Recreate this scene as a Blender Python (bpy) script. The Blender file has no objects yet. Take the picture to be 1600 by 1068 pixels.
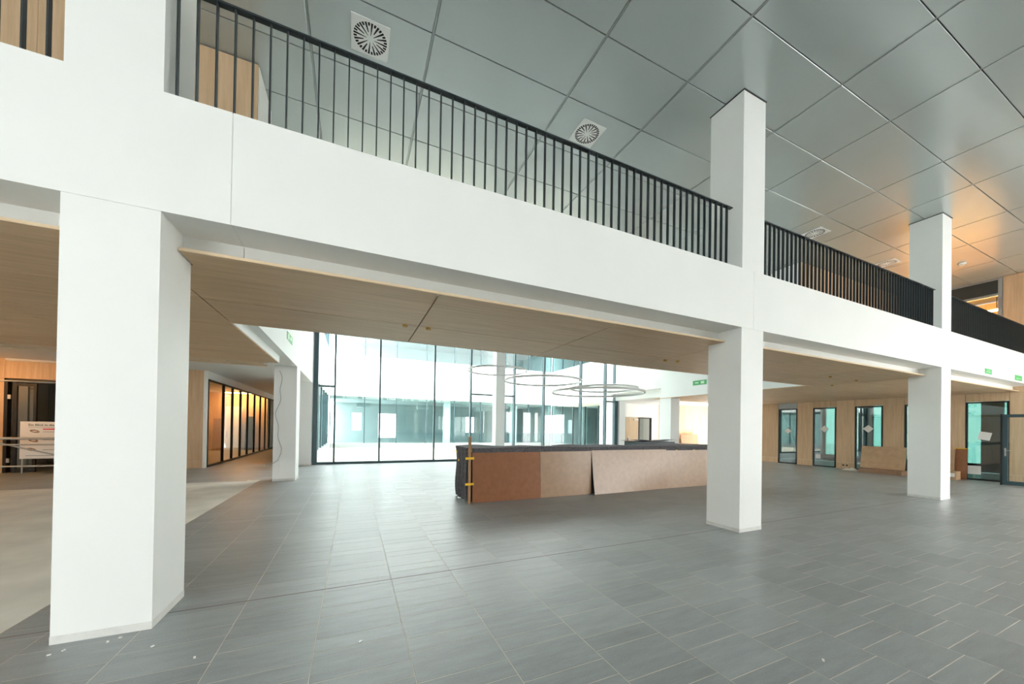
import bpy, bmesh, math, random
from mathutils import Matrix, Vector
random.seed(7)
R = math.radians
sc = bpy.context.scene
COL = sc.collection

# ------------------------------------------------------------------ camera
F_PX, YAW, PITCH, ROLL, PP_Y = 555.408, 0.42, 0.00667, R(0.9), 664.08
cy, sy = math.cos(YAW), math.sin(YAW)
fw0 = Vector((sy, cy, 0)); rt0 = Vector((cy, -sy, 0)); up0 = Vector((0, 0, 1))
fw = fw0*math.cos(PITCH) + up0*math.sin(PITCH)
up1 = -fw0*math.sin(PITCH) + up0*math.cos(PITCH)
rt = rt0*math.cos(ROLL) + up1*math.sin(ROLL)
up = -rt0*math.sin(ROLL) + up1*math.cos(ROLL)
cam_d = bpy.data.cameras.new('camera'); cam = bpy.data.objects.new('camera', cam_d)
COL.objects.link(cam)
cam_d.sensor_width = 36.0; cam_d.sensor_fit = 'HORIZONTAL'
cam_d.lens = 36.0*F_PX/1600.0
cam_d.shift_y = (PP_Y - 534.0)/1600.0
cam_d.clip_start = 0.05; cam_d.clip_end = 400
m = Matrix.Identity(4)
for i in range(3):
    m[i][0] = rt[i]; m[i][1] = up[i]; m[i][2] = -fw[i]
m.translation = Vector((0, 0, 1.5))
cam.matrix_world = m
sc.camera = cam

# ------------------------------------------------------------------ world: bright overcast sky
world = bpy.data.worlds.new('overcast_sky'); sc.world = world
world.use_nodes = True
bg = world.node_tree.nodes['Background']
bg.inputs[0].default_value = (0.97, 0.985, 0.965, 1)
bg.inputs[1].default_value = 7.5
try: world.cycles.sampling_method = 'AUTOMATIC'
except Exception: pass
sc.view_settings.view_transform = 'Standard'
sc.view_settings.look = 'None'
sc.view_settings.gamma = 1.0
sc.view_settings.use_curve_mapping = False
sc.view_settings.exposure = 0.80
try:
    sc.cycles.use_denoising = True
    sc.cycles.max_bounces = 9; sc.cycles.diffuse_bounces = 6; sc.cycles.glossy_bounces = 4
    sc.cycles.transparent_max_bounces = 16; sc.cycles.transmission_bounces = 4
    sc.cycles.sample_clamp_indirect = 8.0
    sc.cycles.caustics_reflective = False; sc.cycles.caustics_refractive = False
except Exception: pass

# ------------------------------------------------------------------ layout constants (metres)
X1, S, W = -1.312, 7.059, 0.514          # right side of first column, grid spacing, column width
YF, YB = 3.425, 3.961                     # column row front / back
ZS, ZT, ZC = 3.043, 3.92, 6.598           # bulkhead bottom / top, hall ceiling
ZW = 2.874                                # oak soffit underside
YW = 6.04                                 # back edge of soffit
XA, YA = -1.395, 11.03                    # back column row
YG = 15.2                                 # courtyard glass wall
XR = 18.97                                # right wall
YL = 15.0                                 # back wall of the left area

# ------------------------------------------------------------------ materials
MATS = {}
def new_mat(name):
    mt = bpy.data.materials.new(name); mt.use_nodes = True
    nt = mt.node_tree; b = nt.nodes['Principled BSDF']
    MATS[name] = mt
    return mt, nt, b
def node(nt, t, **kw):
    n = nt.nodes.new(t)
    for k, v in kw.items(): setattr(n, k, v)
    return n
def plain(name, col, rough=0.6, metal=0.0, spec=0.5, noise=0.0, nscale=3.0, bump=0.0, bscale=60):
    mt, nt, b = new_mat(name)
    b.inputs['Base Color'].default_value = (*col, 1); b.inputs['Roughness'].default_value = rough
    b.inputs['Metallic'].default_value = metal; b.inputs['Specular IOR Level'].default_value = spec
    if noise or bump: geo = node(nt, 'ShaderNodeNewGeometry')
    if noise:
        n = node(nt, 'ShaderNodeTexNoise'); n.inputs['Scale'].default_value = nscale; n.inputs['Detail'].default_value = 4
        nt.links.new(geo.outputs['Position'], n.inputs['Vector'])
        r = node(nt, 'ShaderNodeMapRange'); r.inputs[1].default_value = .3; r.inputs[2].default_value = .7
        r.inputs[3].default_value = 1-noise; r.inputs[4].default_value = 1+noise
        nt.links.new(n.outputs[0], r.inputs[0])
        mx = node(nt, 'ShaderNodeVectorMath', operation='SCALE'); mx.inputs[0].default_value = col
        nt.links.new(r.outputs[0], mx.inputs['Scale']); nt.links.new(mx.outputs[0], b.inputs['Base Color'])
    if bump:
        n2 = node(nt, 'ShaderNodeTexNoise'); n2.inputs['Scale'].default_value = bscale
        nt.links.new(geo.outputs['Position'], n2.inputs['Vector'])
        bp = node(nt, 'ShaderNodeBump'); bp.inputs['Strength'].default_value = bump; bp.inputs['Distance'].default_value = .01
        nt.links.new(n2.outputs[0], bp.inputs['Height']); nt.links.new(bp.outputs[0], b.inputs['Normal'])
    return mt
def wood(name, c1, c2, axis='X', rough=0.5, scale=1.0, objvar=0.05):
    """veneer with grain along one axis"""
    mt, nt, b = new_mat(name)
    geo = node(nt, 'ShaderNodeNewGeometry'); oi = node(nt, 'ShaderNodeObjectInfo')
    add = node(nt, 'ShaderNodeVectorMath', operation='ADD')
    cmb = node(nt, 'ShaderNodeCombineXYZ')
    mul = node(nt, 'ShaderNodeMath', operation='MULTIPLY'); mul.inputs[1].default_value = 37.0
    nt.links.new(oi.outputs['Random'], mul.inputs[0])
    for k in range(3): nt.links.new(mul.outputs[0], cmb.inputs[k])
    nt.links.new(geo.outputs['Position'], add.inputs[0]); nt.links.new(cmb.outputs[0], add.inputs[1])
    mp = node(nt, 'ShaderNodeMapping')
    s = [22*scale]*3; s['XYZ'.index(axis)] = 1.1*scale
    mp.inputs['Scale'].default_value = s
    nt.links.new(add.outputs[0], mp.inputs['Vector'])
    n = node(nt, 'ShaderNodeTexNoise'); n.inputs['Scale'].default_value = 1; n.inputs['Detail'].default_value = 6
    n.inputs['Roughness'].default_value = .65
    nt.links.new(mp.outputs[0], n.inputs['Vector'])
    cr = node(nt, 'ShaderNodeValToRGB')
    cr.color_ramp.elements[0].position = .3; cr.color_ramp.elements[0].color = (*c1, 1)
    cr.color_ramp.elements[1].position = .72; cr.color_ramp.elements[1].color = (*c2, 1)
    nt.links.new(n.outputs[0], cr.inputs[0])
    r = node(nt, 'ShaderNodeMapRange'); r.inputs[3].default_value = 1-objvar; r.inputs[4].default_value = 1+objvar
    nt.links.new(oi.outputs['Random'], r.inputs[0])
    mx = node(nt, 'ShaderNodeVectorMath', operation='SCALE')
    nt.links.new(cr.outputs[0], mx.inputs[0]); nt.links.new(r.outputs[0], mx.inputs['Scale'])
    nt.links.new(mx.outputs[0], b.inputs['Base Color'])
    b.inputs['Roughness'].default_value = rough; b.inputs['Specular IOR Level'].default_value = .3
    return mt
def glass(name, tint=(0.9, 0.97, 0.96), refl=0.09):
    mt, nt, b = new_mat(name)
    nt.nodes.remove(b)
    out = nt.nodes['Material Output']
    tr = node(nt, 'ShaderNodeBsdfTransparent'); tr.inputs[0].default_value = (*tint, 1)
    gl = node(nt, 'ShaderNodeBsdfGlossy'); gl.inputs['Roughness'].default_value = 0.0
    gl.inputs[0].default_value = (.95, .98, .98, 1)
    lw = node(nt, 'ShaderNodeFresnel'); lw.inputs[0].default_value = 1.5
    ml = node(nt, 'ShaderNodeMath', operation='MULTIPLY_ADD'); ml.inputs[1].default_value = 1.0; ml.inputs[2].default_value = refl
    ml.use_clamp = True
    nt.links.new(lw.outputs[0], ml.inputs[0])
    mx = node(nt, 'ShaderNodeMixShader')
    # reflect at the front face only: the rays are not bent, so the exit face must not reflect totally
    gb = node(nt, 'ShaderNodeNewGeometry'); inv = node(nt, 'ShaderNodeMath', operation='SUBTRACT'); inv.inputs[0].default_value = 1.0
    nt.links.new(gb.outputs['Backfacing'], inv.inputs[1])
    fr = node(nt, 'ShaderNodeMath', operation='MULTIPLY'); nt.links.new(ml.outputs[0], fr.inputs[0]); nt.links.new(inv.outputs[0], fr.inputs[1])
    nt.links.new(fr.outputs[0], mx.inputs[0]); nt.links.new(tr.outputs[0], mx.inputs[1]); nt.links.new(gl.outputs[0], mx.inputs[2])
    nt.links.new(mx.outputs[0], out.inputs[0])
    return mt
def emit(name, col, st):
    mt, nt, b = new_mat(name)
    b.inputs['Base Color'].default_value = (*col, 1)
    b.inputs['Emission Color'].default_value = (*col, 1); b.inputs['Emission Strength'].default_value = st
    return mt
def tile_mat(name, col, rough):
    mt, nt, b = new_mat(name)
    geo = node(nt, 'ShaderNodeNewGeometry'); oi = node(nt, 'ShaderNodeObjectInfo')
    at = node(nt, 'ShaderNodeAttribute', attribute_name='tint')
    mp = node(nt, 'ShaderNodeMapping'); mp.inputs['Scale'].default_value = (1.6, 9, 1)
    nt.links.new(geo.outputs['Position'], mp.inputs[0])
    n1 = node(nt, 'ShaderNodeTexNoise'); n1.inputs['Scale'].default_value = 1.4; n1.inputs['Detail'].default_value = 7; n1.inputs['Roughness'].default_value = .7
    nt.links.new(mp.outputs[0], n1.inputs['Vector'])
    n2 = node(nt, 'ShaderNodeTexNoise'); n2.inputs['Scale'].default_value = .7; n2.inputs['Detail'].default_value = 3
    nt.links.new(geo.outputs['Position'], n2.inputs['Vector'])
    n3 = node(nt, 'ShaderNodeTexNoise'); n3.inputs['Scale'].default_value = 110; n3.inputs['Detail'].default_value = 2
    nt.links.new(geo.outputs['Position'], n3.inputs['Vector'])
    def lin(src, k, off=0.5):
        s = node(nt, 'ShaderNodeMath', operation='SUBTRACT'); s.inputs[1].default_value = off
        nt.links.new(src, s.inputs[0])
        q = node(nt, 'ShaderNodeMath', operation='MULTIPLY'); q.inputs[1].default_value = k
        nt.links.new(s.outputs[0], q.inputs[0]); return q.outputs[0]
    def plus(a, c):
        s = node(nt, 'ShaderNodeMath', operation='ADD'); nt.links.new(a, s.inputs[0])
        if hasattr(c, 'links'): nt.links.new(c, s.inputs[1])
        else: s.inputs[1].default_value = c
        return s.outputs[0]
    v = plus(lin(n1.outputs[0], .75), lin(n2.outputs[0], .35))
    v = plus(v, lin(n3.outputs[0], .35))
    v = plus(v, lin(oi.outputs['Random'], .16)); v = plus(v, lin(at.outputs['Fac'], .16, 0.0)); v = plus(v, 1.0)
    mx = node(nt, 'ShaderNodeVectorMath', operation='SCALE'); mx.inputs[0].default_value = col
    nt.links.new(v, mx.inputs['Scale']); nt.links.new(mx.outputs[0], b.inputs['Base Color'])
    rr = plus(lin(n1.outputs[0], .25), rough); nt.links.new(rr, b.inputs['Roughness'])
    b.inputs['Specular IOR Level'].default_value = .5
    return mt

M_white = plain('white_paint', (.88, .89, .87), .55, noise=.012, nscale=1.5, bump=.04, bscale=160)
M_offwhite = plain('filler_strip', (.74, .74, .71), .7, noise=.08, nscale=9)
M_ceilwhite = plain('white_ceiling_board', (.80, .81, .80), .7)
M_panel = plain('grey_metal_panel', (.48, .52, .52), .22, metal=.35, noise=.03, nscale=.6, bump=.03, bscale=300)
M_strip = plain('joint_metal_strip', (.30, .33, .33), .3, metal=.4)
M_backing = plain('grey_backing', (.16, .17, .17), .8)
M_darkgap = plain('dark_joint', (.012, .014, .016), .8)
M_darkstrip = plain('dark_metal_strip', (.05, .06, .065), .4, metal=.3)
M_rail = plain('anthracite_steel', (.022, .032, .038), .42, metal=.2)
M_frame = plain('dark_teal_aluminium', (.045, .085, .10), .4, metal=.2)
M_black = plain('black_frame', (.012, .014, .015), .45)
M_greyframe = plain('grey_aluminium', (.35, .38, .39), .4, metal=.3)
M_oaksoffit = wood('oak_veneer_soffit', (.56, .39, .235), (.74, .54, .355), 'X', .5, 1.0, .04)
M_oakedge = plain('oak_edge', (.72, .55, .36), .6)
M_oakwall = wood('oak_veneer_wall', (.56, .39, .235), (.74, .54, .355), 'Z', .5, .8, .05)
M_tile = tile_mat('slate_tile', (.285, .31, .315), .38)
M_grout = plain('cream_grout', (.62, .57, .47), .85, noise=.2, nscale=4)
M_screed = plain('bare_screed', (.68, .66, .60), .7, noise=.13, nscale=1.6, bump=.1, bscale=40)
M_brownjoint = plain('brown_joint', (.16, .11, .07), .8)
M_glass = glass('clear_glass', (.955, .98, .975), .03)
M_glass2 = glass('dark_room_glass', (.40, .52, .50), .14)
M_glass3 = glass('courtyard_glass', (.80, .90, .91), .0)
M_felt = plain('grey_felt', (.10, .095, .105), .95, noise=.55, nscale=45, bump=.6, bscale=90)
M_hard = plain('hardboard', (.27, .105, .043), .5, noise=.10, nscale=10)
M_hard2 = plain('pale_hardboard', (.36, .23, .145), .28, noise=.08, nscale=10)
M_batten = wood('batten_wood', (.33, .18, .09), (.46, .27, .15), 'Z', .6, 2, .05)
M_tape = plain('yellow_tape', (.85, .52, .03), .45)
M_green = plain('sign_green', (.07, .42, .13), .5, noise=.1, nscale=30)
M_greenlt = plain('sign_pale_print', (.55, .8, .55), .5)
M_paper = plain('white_paper', (.85, .85, .82), .7)
M_card = plain('cardboard', (.48, .32, .19), .8, noise=.1, nscale=6)
M_card2 = plain('corrugated_cardboard', (.33, .20, .125), .85, noise=.25, nscale=40)
M_concrete = plain('courtyard_concrete', (.72, .73, .72), .8, noise=.05, nscale=2)
M_extwhite = plain('white_render', (.86, .87, .87), .7)
M_extdark = plain('grey_interior', (.42, .46, .46), .8)
M_alu = plain('scaffold_tube', (.50, .53, .52), .45, metal=.5)
M_red = plain('red_tape', (.8, .05, .06), .5)
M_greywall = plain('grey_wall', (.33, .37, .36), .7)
M_ring = plain('white_ring', (.75, .76, .75), .4)
M_doorwood = wood('pale_door_wood', (.50, .38, .25), (.62, .49, .34), 'Z', .5, 1, .03)
M_warm = emit('warm_lamp', (1.0, .47, .14), 60.0)
M_warmroom = emit('warm_lamp_room', (1.0, .47, .14), 95.0)
M_warmhigh = emit('warm_lamp_bright', (1.0, .47, .14), 130.0)
M_steel = plain('brushed_steel', (.6, .62, .62), .3, metal=1.0)
M_print = plain('dark_print', (.03, .03, .03), .7)
M_brass = plain('orange_socket', (.50, .28, .05), .5)
M_blue = plain('blue_hose', (.05, .25, .6), .5)

# ------------------------------------------------------------------ mesh helpers
class MB:
    def __init__(s): s.v = []; s.f = []
    def box(s, x0, x1, y0, y1, z0, z1):
        b = len(s.v)
        s.v += [(x, y, z) for x in (x0, x1) for y in (y0, y1) for z in (z0, z1)]
        for q in ((0, 1, 3, 2), (4, 6, 7, 5), (0, 4, 5, 1), (2, 3, 7, 6), (0, 2, 6, 4), (1, 5, 7, 3)):
            s.f.append(tuple(b+i for i in q))
        return s
    def quad(s, *p):
        b = len(s.v); s.v += [tuple(q) for q in p]; s.f.append(tuple(range(b, b+len(p)))); return s
    def grid(s, nu, nv, fn):
        b = len(s.v)
        for i in range(nu+1):
            for j in range(nv+1): s.v.append(tuple(fn(i/nu, j/nv)))
        for i in range(nu):
            for j in range(nv):
                a = b+i*(nv+1)+j; s.f.append((a, a+nv+1, a+nv+2, a+1))
        return s
    def tube(s, pts, r, n=8, cap=True):
        pts = [Vector(p) for p in pts]; rings = []
        for i, p in enumerate(pts):
            d = (pts[min(i+1, len(pts)-1)] - pts[max(i-1, 0)]).normalized()
            a = Vector((0, 0, 1)) if abs(d.z) < .9 else Vector((1, 0, 0))
            u = d.cross(a).normalized(); w = d.cross(u)
            b = len(s.v)
            for k in range(n):
                t = 2*math.pi*k/n; s.v.append(tuple(p + u*math.cos(t)*r + w*math.sin(t)*r))
            rings.append(b)
        for a, b in zip(rings, rings[1:]):
            for k in range(n): s.f.append((a+k, a+(k+1) % n, b+(k+1) % n, b+k))
        if cap:
            s.f.append(tuple(rings[0]+k for k in reversed(range(n)))); s.f.append(tuple(rings[-1]+k for k in range(n)))
        return s
    def mesh(s, name):
        me = bpy.data.meshes.new(name); me.from_pydata(s.v, [], s.f)
        bm = bmesh.new(); bm.from_mesh(me); bmesh.ops.recalc_face_normals(bm, faces=bm.faces); bm.to_mesh(me); bm.free()
        me.update(); return me
    def obj(s, name, mat, parent=None, smooth=False):
        me = s.mesh(name); me.materials.append(mat)
        if smooth:
            for p in me.polygons: p.use_smooth = True
        return link(name, me, parent)
def link(name, me, parent=None, loc=None):
    o = bpy.data.objects.new(name, me); COL.objects.link(o)
    if parent: o.parent = parent
    if loc is not None: o.location = loc
    return o
def box(name, mat, b, parent=None, bevel=0.0):
    o = MB().box(*b).obj(name, mat, parent)
    if bevel:
        bm = bmesh.new(); bm.from_mesh(o.data)
        bmesh.ops.bevel(bm, geom=bm.edges[:], offset=bevel, segments=2, affect='EDGES')
        bm.to_mesh(o.data); bm.free()
    return o
def empty(name, loc=(0, 0, 0), rz=0):
    o = bpy.data.objects.new(name, None); COL.objects.link(o); o.location = loc; o.rotation_euler.z = rz
    o.empty_display_size = .1
    return o
def thing(o, label, cat, group=None):
    o['label'] = label; o['category'] = cat
    if group: o['group'] = group
    return o
def struct(o, label=None, cat=None):
    o['kind'] = 'structure'
    if label: o['label'] = label
    if cat: o['category'] = cat
    return o
def stuff(o):
    o['kind'] = 'stuff'; return o
def project(x, y, z):
    p = Vector((x, y, z-1.5)); d = p.dot(fw)
    if d < .1: return None
    return 800+F_PX*p.dot(rt)/d, PP_Y-F_PX*p.dot(up)/d, d

# ================================================================== FLOOR
TX0, TW, TP, TL = 0.365, 0.578, 0.4655, 0.308      # slate tile courses: long/short rhythm
YSCR0, YSCR1, XSCR = 3.69, 11.3, -2.236
floor = MB().box(-9.9, XR, -5, 27, -.2, -.0009).obj('floor', M_grout)
struct(floor, 'grey slate tiled hall floor with pale joints', 'floor')
G = .0048
def tile_mesh(name, lx, ly):
    h = .004
    mb = MB(); x, y = lx/2-G/2, ly/2-G/2; e = .0005
    mb.v = [(-x, -y, -h), (x, -y, -h), (x, y, -h), (-x, y, -h), (-x, -y, -e), (x, -y, -e), (x, y, -e), (-x, y, -e),
            (-x+e, -y+e, 0), (x-e, -y+e, 0), (x-e, y-e, 0), (-x+e, y-e, 0)]
    mb.f = [(0, 1, 5, 4), (1, 2, 6, 5), (2, 3, 7, 6), (3, 0, 4, 7), (4, 5, 9, 8), (5, 6, 10, 9), (6, 7, 11, 10), (7, 4, 8, 11), (8, 9, 10, 11)]
    me = mb.mesh(name); me.materials.append(M_tile); return me
ME_L = tile_mesh('floor_tile', TW, TL); ME_S = tile_mesh('floor_tile', TW, TP-TL)
near = []; far = []
for k in range(-18, 33):
    xa = TX0+k*TW
    if xa+TW < -9.9 or xa > XR: continue
    y0 = 1.652 + (0 if k % 2 == 0 else TP/2) - 15*TP
    for n in range(70):
        for (ya, ly) in ((y0+n*TP, TL), (y0+n*TP+TL, TP-TL)):
            yb = ya+ly
            if yb < -5 or ya > 15.1 and xa > -4.6 and xa > -2.2: continue
            if ya > 26.9: continue
            ca, cb, da, db = max(xa, -9.9), min(xa+TW, XR), max(ya, -5), min(yb, 27)
            # leave out the bare screed patch
            if ca < XSCR and db > YSCR0 and da < YSCR1:
                if cb <= XSCR:
                    if da >= YSCR0 and db <= YSCR1: continue
                    if da < YSCR0: db = min(db, YSCR0)
                    else: da = max(da, YSCR1)
                else: ca = XSCR
            if cb-ca < .03 or db-da < .03: continue
            full = abs(cb-ca-TW) < 1e-6 and abs(db-da-ly) < 1e-6
            cx, cyy = (ca+cb)/2, (da+db)/2
            p = project(cx, cyy, 0)
            vis = p and -30 < p[0] < 1630 and p[1] < 1085
            (near if (vis and full) else far).append((p[2] if p else 99, cx, cyy, cb-ca, db-da, ly))
near.sort()
for d, cx, cyy, lx, ly, l0 in near[:295]:
    link('floor_tile', ME_L if abs(l0-TL) < 1e-4 else ME_S, floor, (cx, cyy, 0))
mb = MB(); tint = []
for d, cx, cyy, lx, ly, l0 in near[295:]+far:
    x, y = lx/2-G/2, ly/2-G/2; b = len(mb.v)
    mb.v += [(cx-x, cyy-y, 0), (cx+x, cyy-y, 0), (cx+x, cyy+y, 0), (cx-x, cyy+y, 0),
             (cx-x, cyy-y, -.004), (cx+x, cyy-y, -.004), (cx+x, cyy+y, -.004), (cx-x, cyy+y, -.004)]
    mb.f += [(b, b+1, b+2, b+3), (b+4, b+5, b+1, b), (b+5, b+6, b+2, b+1), (b+6, b+7, b+3, b+2), (b+7, b+4, b, b+3)]
    t = random.uniform(-.5, .5); tint += [t]*5
tf = mb.obj('tile_field', M_tile, floor); stuff(tf)
a = tf.data.attributes.new('tint', 'FLOAT', 'FACE')
if len(a.data) == len(tint): a.data.foreach_set('value', tint)
box('movement_joint', M_brownjoint, (-2.2, XR-.02, 3.655, 3.663, -.004, .0008), floor)
scr = box('floor_screed', M_screed, (-9.88, XSCR-.004, YSCR0+.004, YSCR1-.004, -.003, .0002))
struct(scr, 'bare beige screed strip beside the slate tiles', 'floor')

# ================================================================== HALL CEILING
YC0 = -0.7                                 # front edge of the closed ceiling panels
ceil = empty('ceiling')
box('backing', M_backing, (-9.9, XR+4, YC0, YG+.4, ZC+.03, ZC+.25), ceil)
struct(ceil, 'grey reflective metal panel ceiling', 'ceiling')
bx = []
for n in range(-4, 8): bx += [-.61+3.53*n, .865+3.525*n]
bx = sorted(x for x in bx if -10.5 < x < XR+3)
ay = [1.86+.926*n for n in range(-8, 15)]
ay = [y for y in ay if YC0-.3 < y < YG+.5]
restp = MB()
bgap, agap = .016, .006
def pan(mb, x0, x1, y0, y1, z):
    e = .004
    b = len(mb.v)
    mb.v += [(x0, y0, z+.03), (x1, y0, z+.03), (x1, y1, z+.03), (x0, y1, z+.03), (x0, y0, z+e), (x1, y0, z+e), (x1, y1, z+e), (x0, y1, z+e),
             (x0+e, y0+e, z), (x1-e, y0+e, z), (x1-e, y1-e, z), (x0+e, y1-e, z)]
    for q in ((0, 1, 5, 4), (1, 2, 6, 5), (2, 3, 7, 6), (3, 0, 4, 7), (4, 5, 9, 8), (5, 6, 10, 9), (6, 7, 11, 10), (7, 4, 8, 11), (8, 9, 10, 11)):
        mb.f.append(tuple(b+i for i in q))
for xa, xb in zip(bx, bx[1:]):
    for ya, yb in zip(ay, ay[1:]):
        x0, x1, y0, y1 = xa+bgap, xb-bgap, ya+agap, yb-agap
        if x0 > XR+.3: continue
        cc = [project(x, y, ZC) for x in (x0, x1) for y in (y0, y1)]
        vis = any(c and -60 < c[0] < 1660 and -60 < c[1] < 560 for c in cc) and yb > .4 and ya < 8.5 and xa > -4.5
        if vis: mb = MB(); pan(mb, x0, x1, y0, y1, ZC); mb.obj('ceiling_panel', M_panel, ceil)
        else: pan(restp, x0, x1, y0, y1, ZC)
stuff(restp.obj('panel_field', M_panel, ceil))
for x in bx:
    if -4.5 < x < XR:
        box('joint_strip', M_strip, (x-.011, x+.011, YC0, YG, ZC+.006, ZC+.03), ceil)


# ================================================================== GALLERY: bulkhead, slab, soffit
gal = empty('wall_gallery', (0, YF, ZS)); struct(gal, 'white gallery bulkhead band above the hall columns', 'wall')
JX = [-9.88, -0.897, 5.5, 12.003, XR]
def child_at(o, par):      # keep world position when the parent has a location
    o.parent = par; o.matrix_parent_inverse = par.matrix_world.inverted(); return o
gal.location = (0, 0, 0)
for xa, xb in zip(JX, JX[1:]):
    g = .003
    box('bulkhead_panel', M_white, (xa+g, xb-g, YF-.006, 3.80, ZS, ZT), gal)
    box('downstand_panel', M_white, (xa+g, xb-g, 3.795, 3.86, ZW+.03, ZS+.01), gal)
for x in JX[1:-1]: box('joint_filler', M_ceilwhite, (x-.006, x+.006, YF+.0005, 3.8, ZS+.004, ZT-.004), gal)
slab = empty('floor_gallery'); struct(slab, 'upper gallery floor slab between the railings', 'floor')
box('walkway_slab', M_white, (-9.88, XR, 3.80, YW-.03, ZW+.16, ZT-.05), slab)
box('left_slab', M_white, (-9.88, XA-.02, YW-.03, YG+.2, ZS+.3, ZT-.05), slab)
box('right_slab', M_white, (12.32, XR, YW-.03, YG+.2, ZS+.3, ZT-.05), slab)
# edge beams around the courtyard side void
eb = struct(empty('wall_void'), 'white edge beams and upper walls around the double height void', 'wall')
box('left_beam', M_white, (XA-W, XA, YW-.02, YG, ZS, ZT-.05), eb); box('left_upper_wall', M_white, (XA-W, XA, 6.92, YG, ZT-.05, ZC), eb)
box('right_beam', M_white, (12.28, 12.80, YW-.02, YA+.52, ZS, ZT-.05), eb); box('right_upper_wall', M_white, (12.28, 12.80, 6.92, YA+.52, ZT-.05, ZC), eb)
box('far_right_beam', M_white, (12.75, 13.4, YA+.52, YG, ZS-.03, ZC), eb)
box('walkway_fascia', M_white, (XA, 12.28, YW-.03, YW, ZW+.03, ZT), eb)

# street front behind the viewer: invented wall, its bays and high windows sized for the daylight
wf = struct(empty('wall_front_added'), 'unseen added white street front wall with open bays shaped for the daylight', 'wall')
for (xa, xb, z0, z1) in ((-9.9, XR, 3.2, 5.42), (-9.9, XR, 6.0, ZC+.25), (-4.6, 12.5, 0, 3.2)): box('wall_face', M_white, (xa, xb, -5.1, -5, z0, z1), wf)
for k in range(9): box('pier', M_white, (-9.9+k*3.5, -9.9+k*3.5+.5, -5.1, -5, 0, 6.3), wf)
box('roof_blocker', M_white, (-9.9, XR, -5.1, YC0, ZC+.03, ZC+.25), wf)  # unseen slab added to shut out light from above

# oak soffits
sof = struct(empty('ceiling_soffit'), 'oak veneer soffit under the gallery with dark joints', 'ceiling')
def soffit_panel(x0, x1, y0, y1, edge=False):
    g = .008
    o = box('soffit_panel', M_oaksoffit, (x0+g, x1-g, y0+g, y1-g, ZW, ZW+.022), sof)
    return o
sx = [-1.55+2.345*n for n in range(-4, 10)]
for xa, xb in zip(sx, sx[1:]):
    xb = min(xb, XR-.01)
    if xa < -1.6:
        ys = [3.68, 4.95, 6.2, 7.45, 8.65, 9.5]
    elif xa > 12.4:
        ys = [3.68, 4.98, 6.05, 7.3, 8.55, 9.8, 11.05, 12.0]
    else: ys = [3.68, 4.98, YW]
    for ya, yb in zip(ys, ys[1:]):
        if xb-xa < .1: continue
        # leave slots for the columns
        cut = [c for c in (X1, X1+S, X1+2*S) if c+.012 > xa and c-W-.012 < xb]
        if cut and ya < 3.9:
            c = cut[0]; g = .008; mbp = MB()
            for q in ((xa+g, min(c-W-.012, xb-g), ya+g, yb-g), (max(c-W-.012, xa+g), min(c+.012, xb-g), YB+.012, yb-g), (max(c+.012, xa+g), xb-g, ya+g, yb-g)):
                if q[1]-q[0] > .004: mbp.box(*q, ZW, ZW+.022)
            mbp.obj('soffit_panel', M_oaksoffit, sof)
        else: soffit_panel(xa, xb, ya, yb)
box('edge_strip', M_oakedge, (-9.88, X1-W-.02, 3.672, 3.683, ZW, ZW+.024), sof)
for k in range(2): box('edge_strip', M_oakedge, (X1+k*S+.02, X1+(k+1)*S-W-.02, 3.672, 3.683, ZW, ZW+.024), sof)
box('edge_strip', M_oakedge, (X1+2*S+.02, XR-.02, 3.672, 3.683, ZW, ZW+.024), sof)
box('backing', M_backing, (-9.88, XA-W, 3.9, 10.25, ZW+.10, ZW+.12), sof)
box('backing', M_backing, (XA-W, 12.5, 3.9, YW-.04, ZW+.03, ZW+.05), sof)
box('backing', M_backing, (12.9, XR-.03, 3.9, 12.0, ZW+.03, ZW+.05), sof)
box('side_closure', M_white, (12.275, 12.30, YW+.01, YA+.5, ZW+.02, ZS+.01), sof)
box('side_closure', M_white, (-1.57, -1.552, YW+.01, 9.5, ZW+.02, ZS), sof)
for ya, yb in zip((6.05, 7.3, 8.55, 9.8, 11.05), (7.3, 8.55, 9.8, 11.05, 12.0)): soffit_panel(12.26, sx[10] if False else min(x for x in sx if x > 12.4), ya, yb)
# unfinished batten strip at the far edge of the left soffit
for y in (9.53, 9.82, 10.2): box('batten', M_oakedge, (-9.8, XA-W, y-.02, y+.02, ZW, ZW+.045), sof)
for k in range(10):
    x = -9.4+k*.85
    if x < -1.95: box('batten', M_oakedge, (x-.02, x+.02, 9.55, 10.2, ZW-.012, ZW), sof)
# small orange conduit boxes in the soffit
for (px, py_, lab) in ((0.62, 5.0, 0), (0.93, 5.0, 0), (5.55, 5.13, 1), (5.85, 5.10, 1), (10.6, 4.75, 2), (11.9, 4.78, 2), (12.6, 5.6, 2)):
    o = MB().tube([(px, py_, ZW-.03), (px, py_, ZW+.002)], .032, 10).obj('downlight_socket', M_brass)
    thing(o, ('small orange socket at the crossing of two dark soffit joints above the counter batten', 'small orange socket in the oak soffit just before the middle white column',
              'small orange socket in the oak soffit between the middle and third columns')[lab], 'socket', ('sockets at the soffit joint crossing', 'sockets before the middle column', 'sockets between middle and third columns')[lab])
# white ceiling over left rear area and corridor
wc = struct(box('ceiling_rear', M_ceilwhite, (-9.88, XA-W-.01, 10.25, 27, 3.24, 3.30)), 'white plasterboard ceiling of the rear corridor', 'ceiling')
box('drop_edge', M_ceilwhite, (-9.88, XA-W-.01, 10.22, 10.25, ZW+.06, 3.30), wc)
wc2 = struct(box('ceiling_right_rear', M_ceilwhite, (12.85, 24, 12.02, 22, 3.10, 3.16)), 'white ceiling strip of the rear right passage', 'ceiling')

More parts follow.
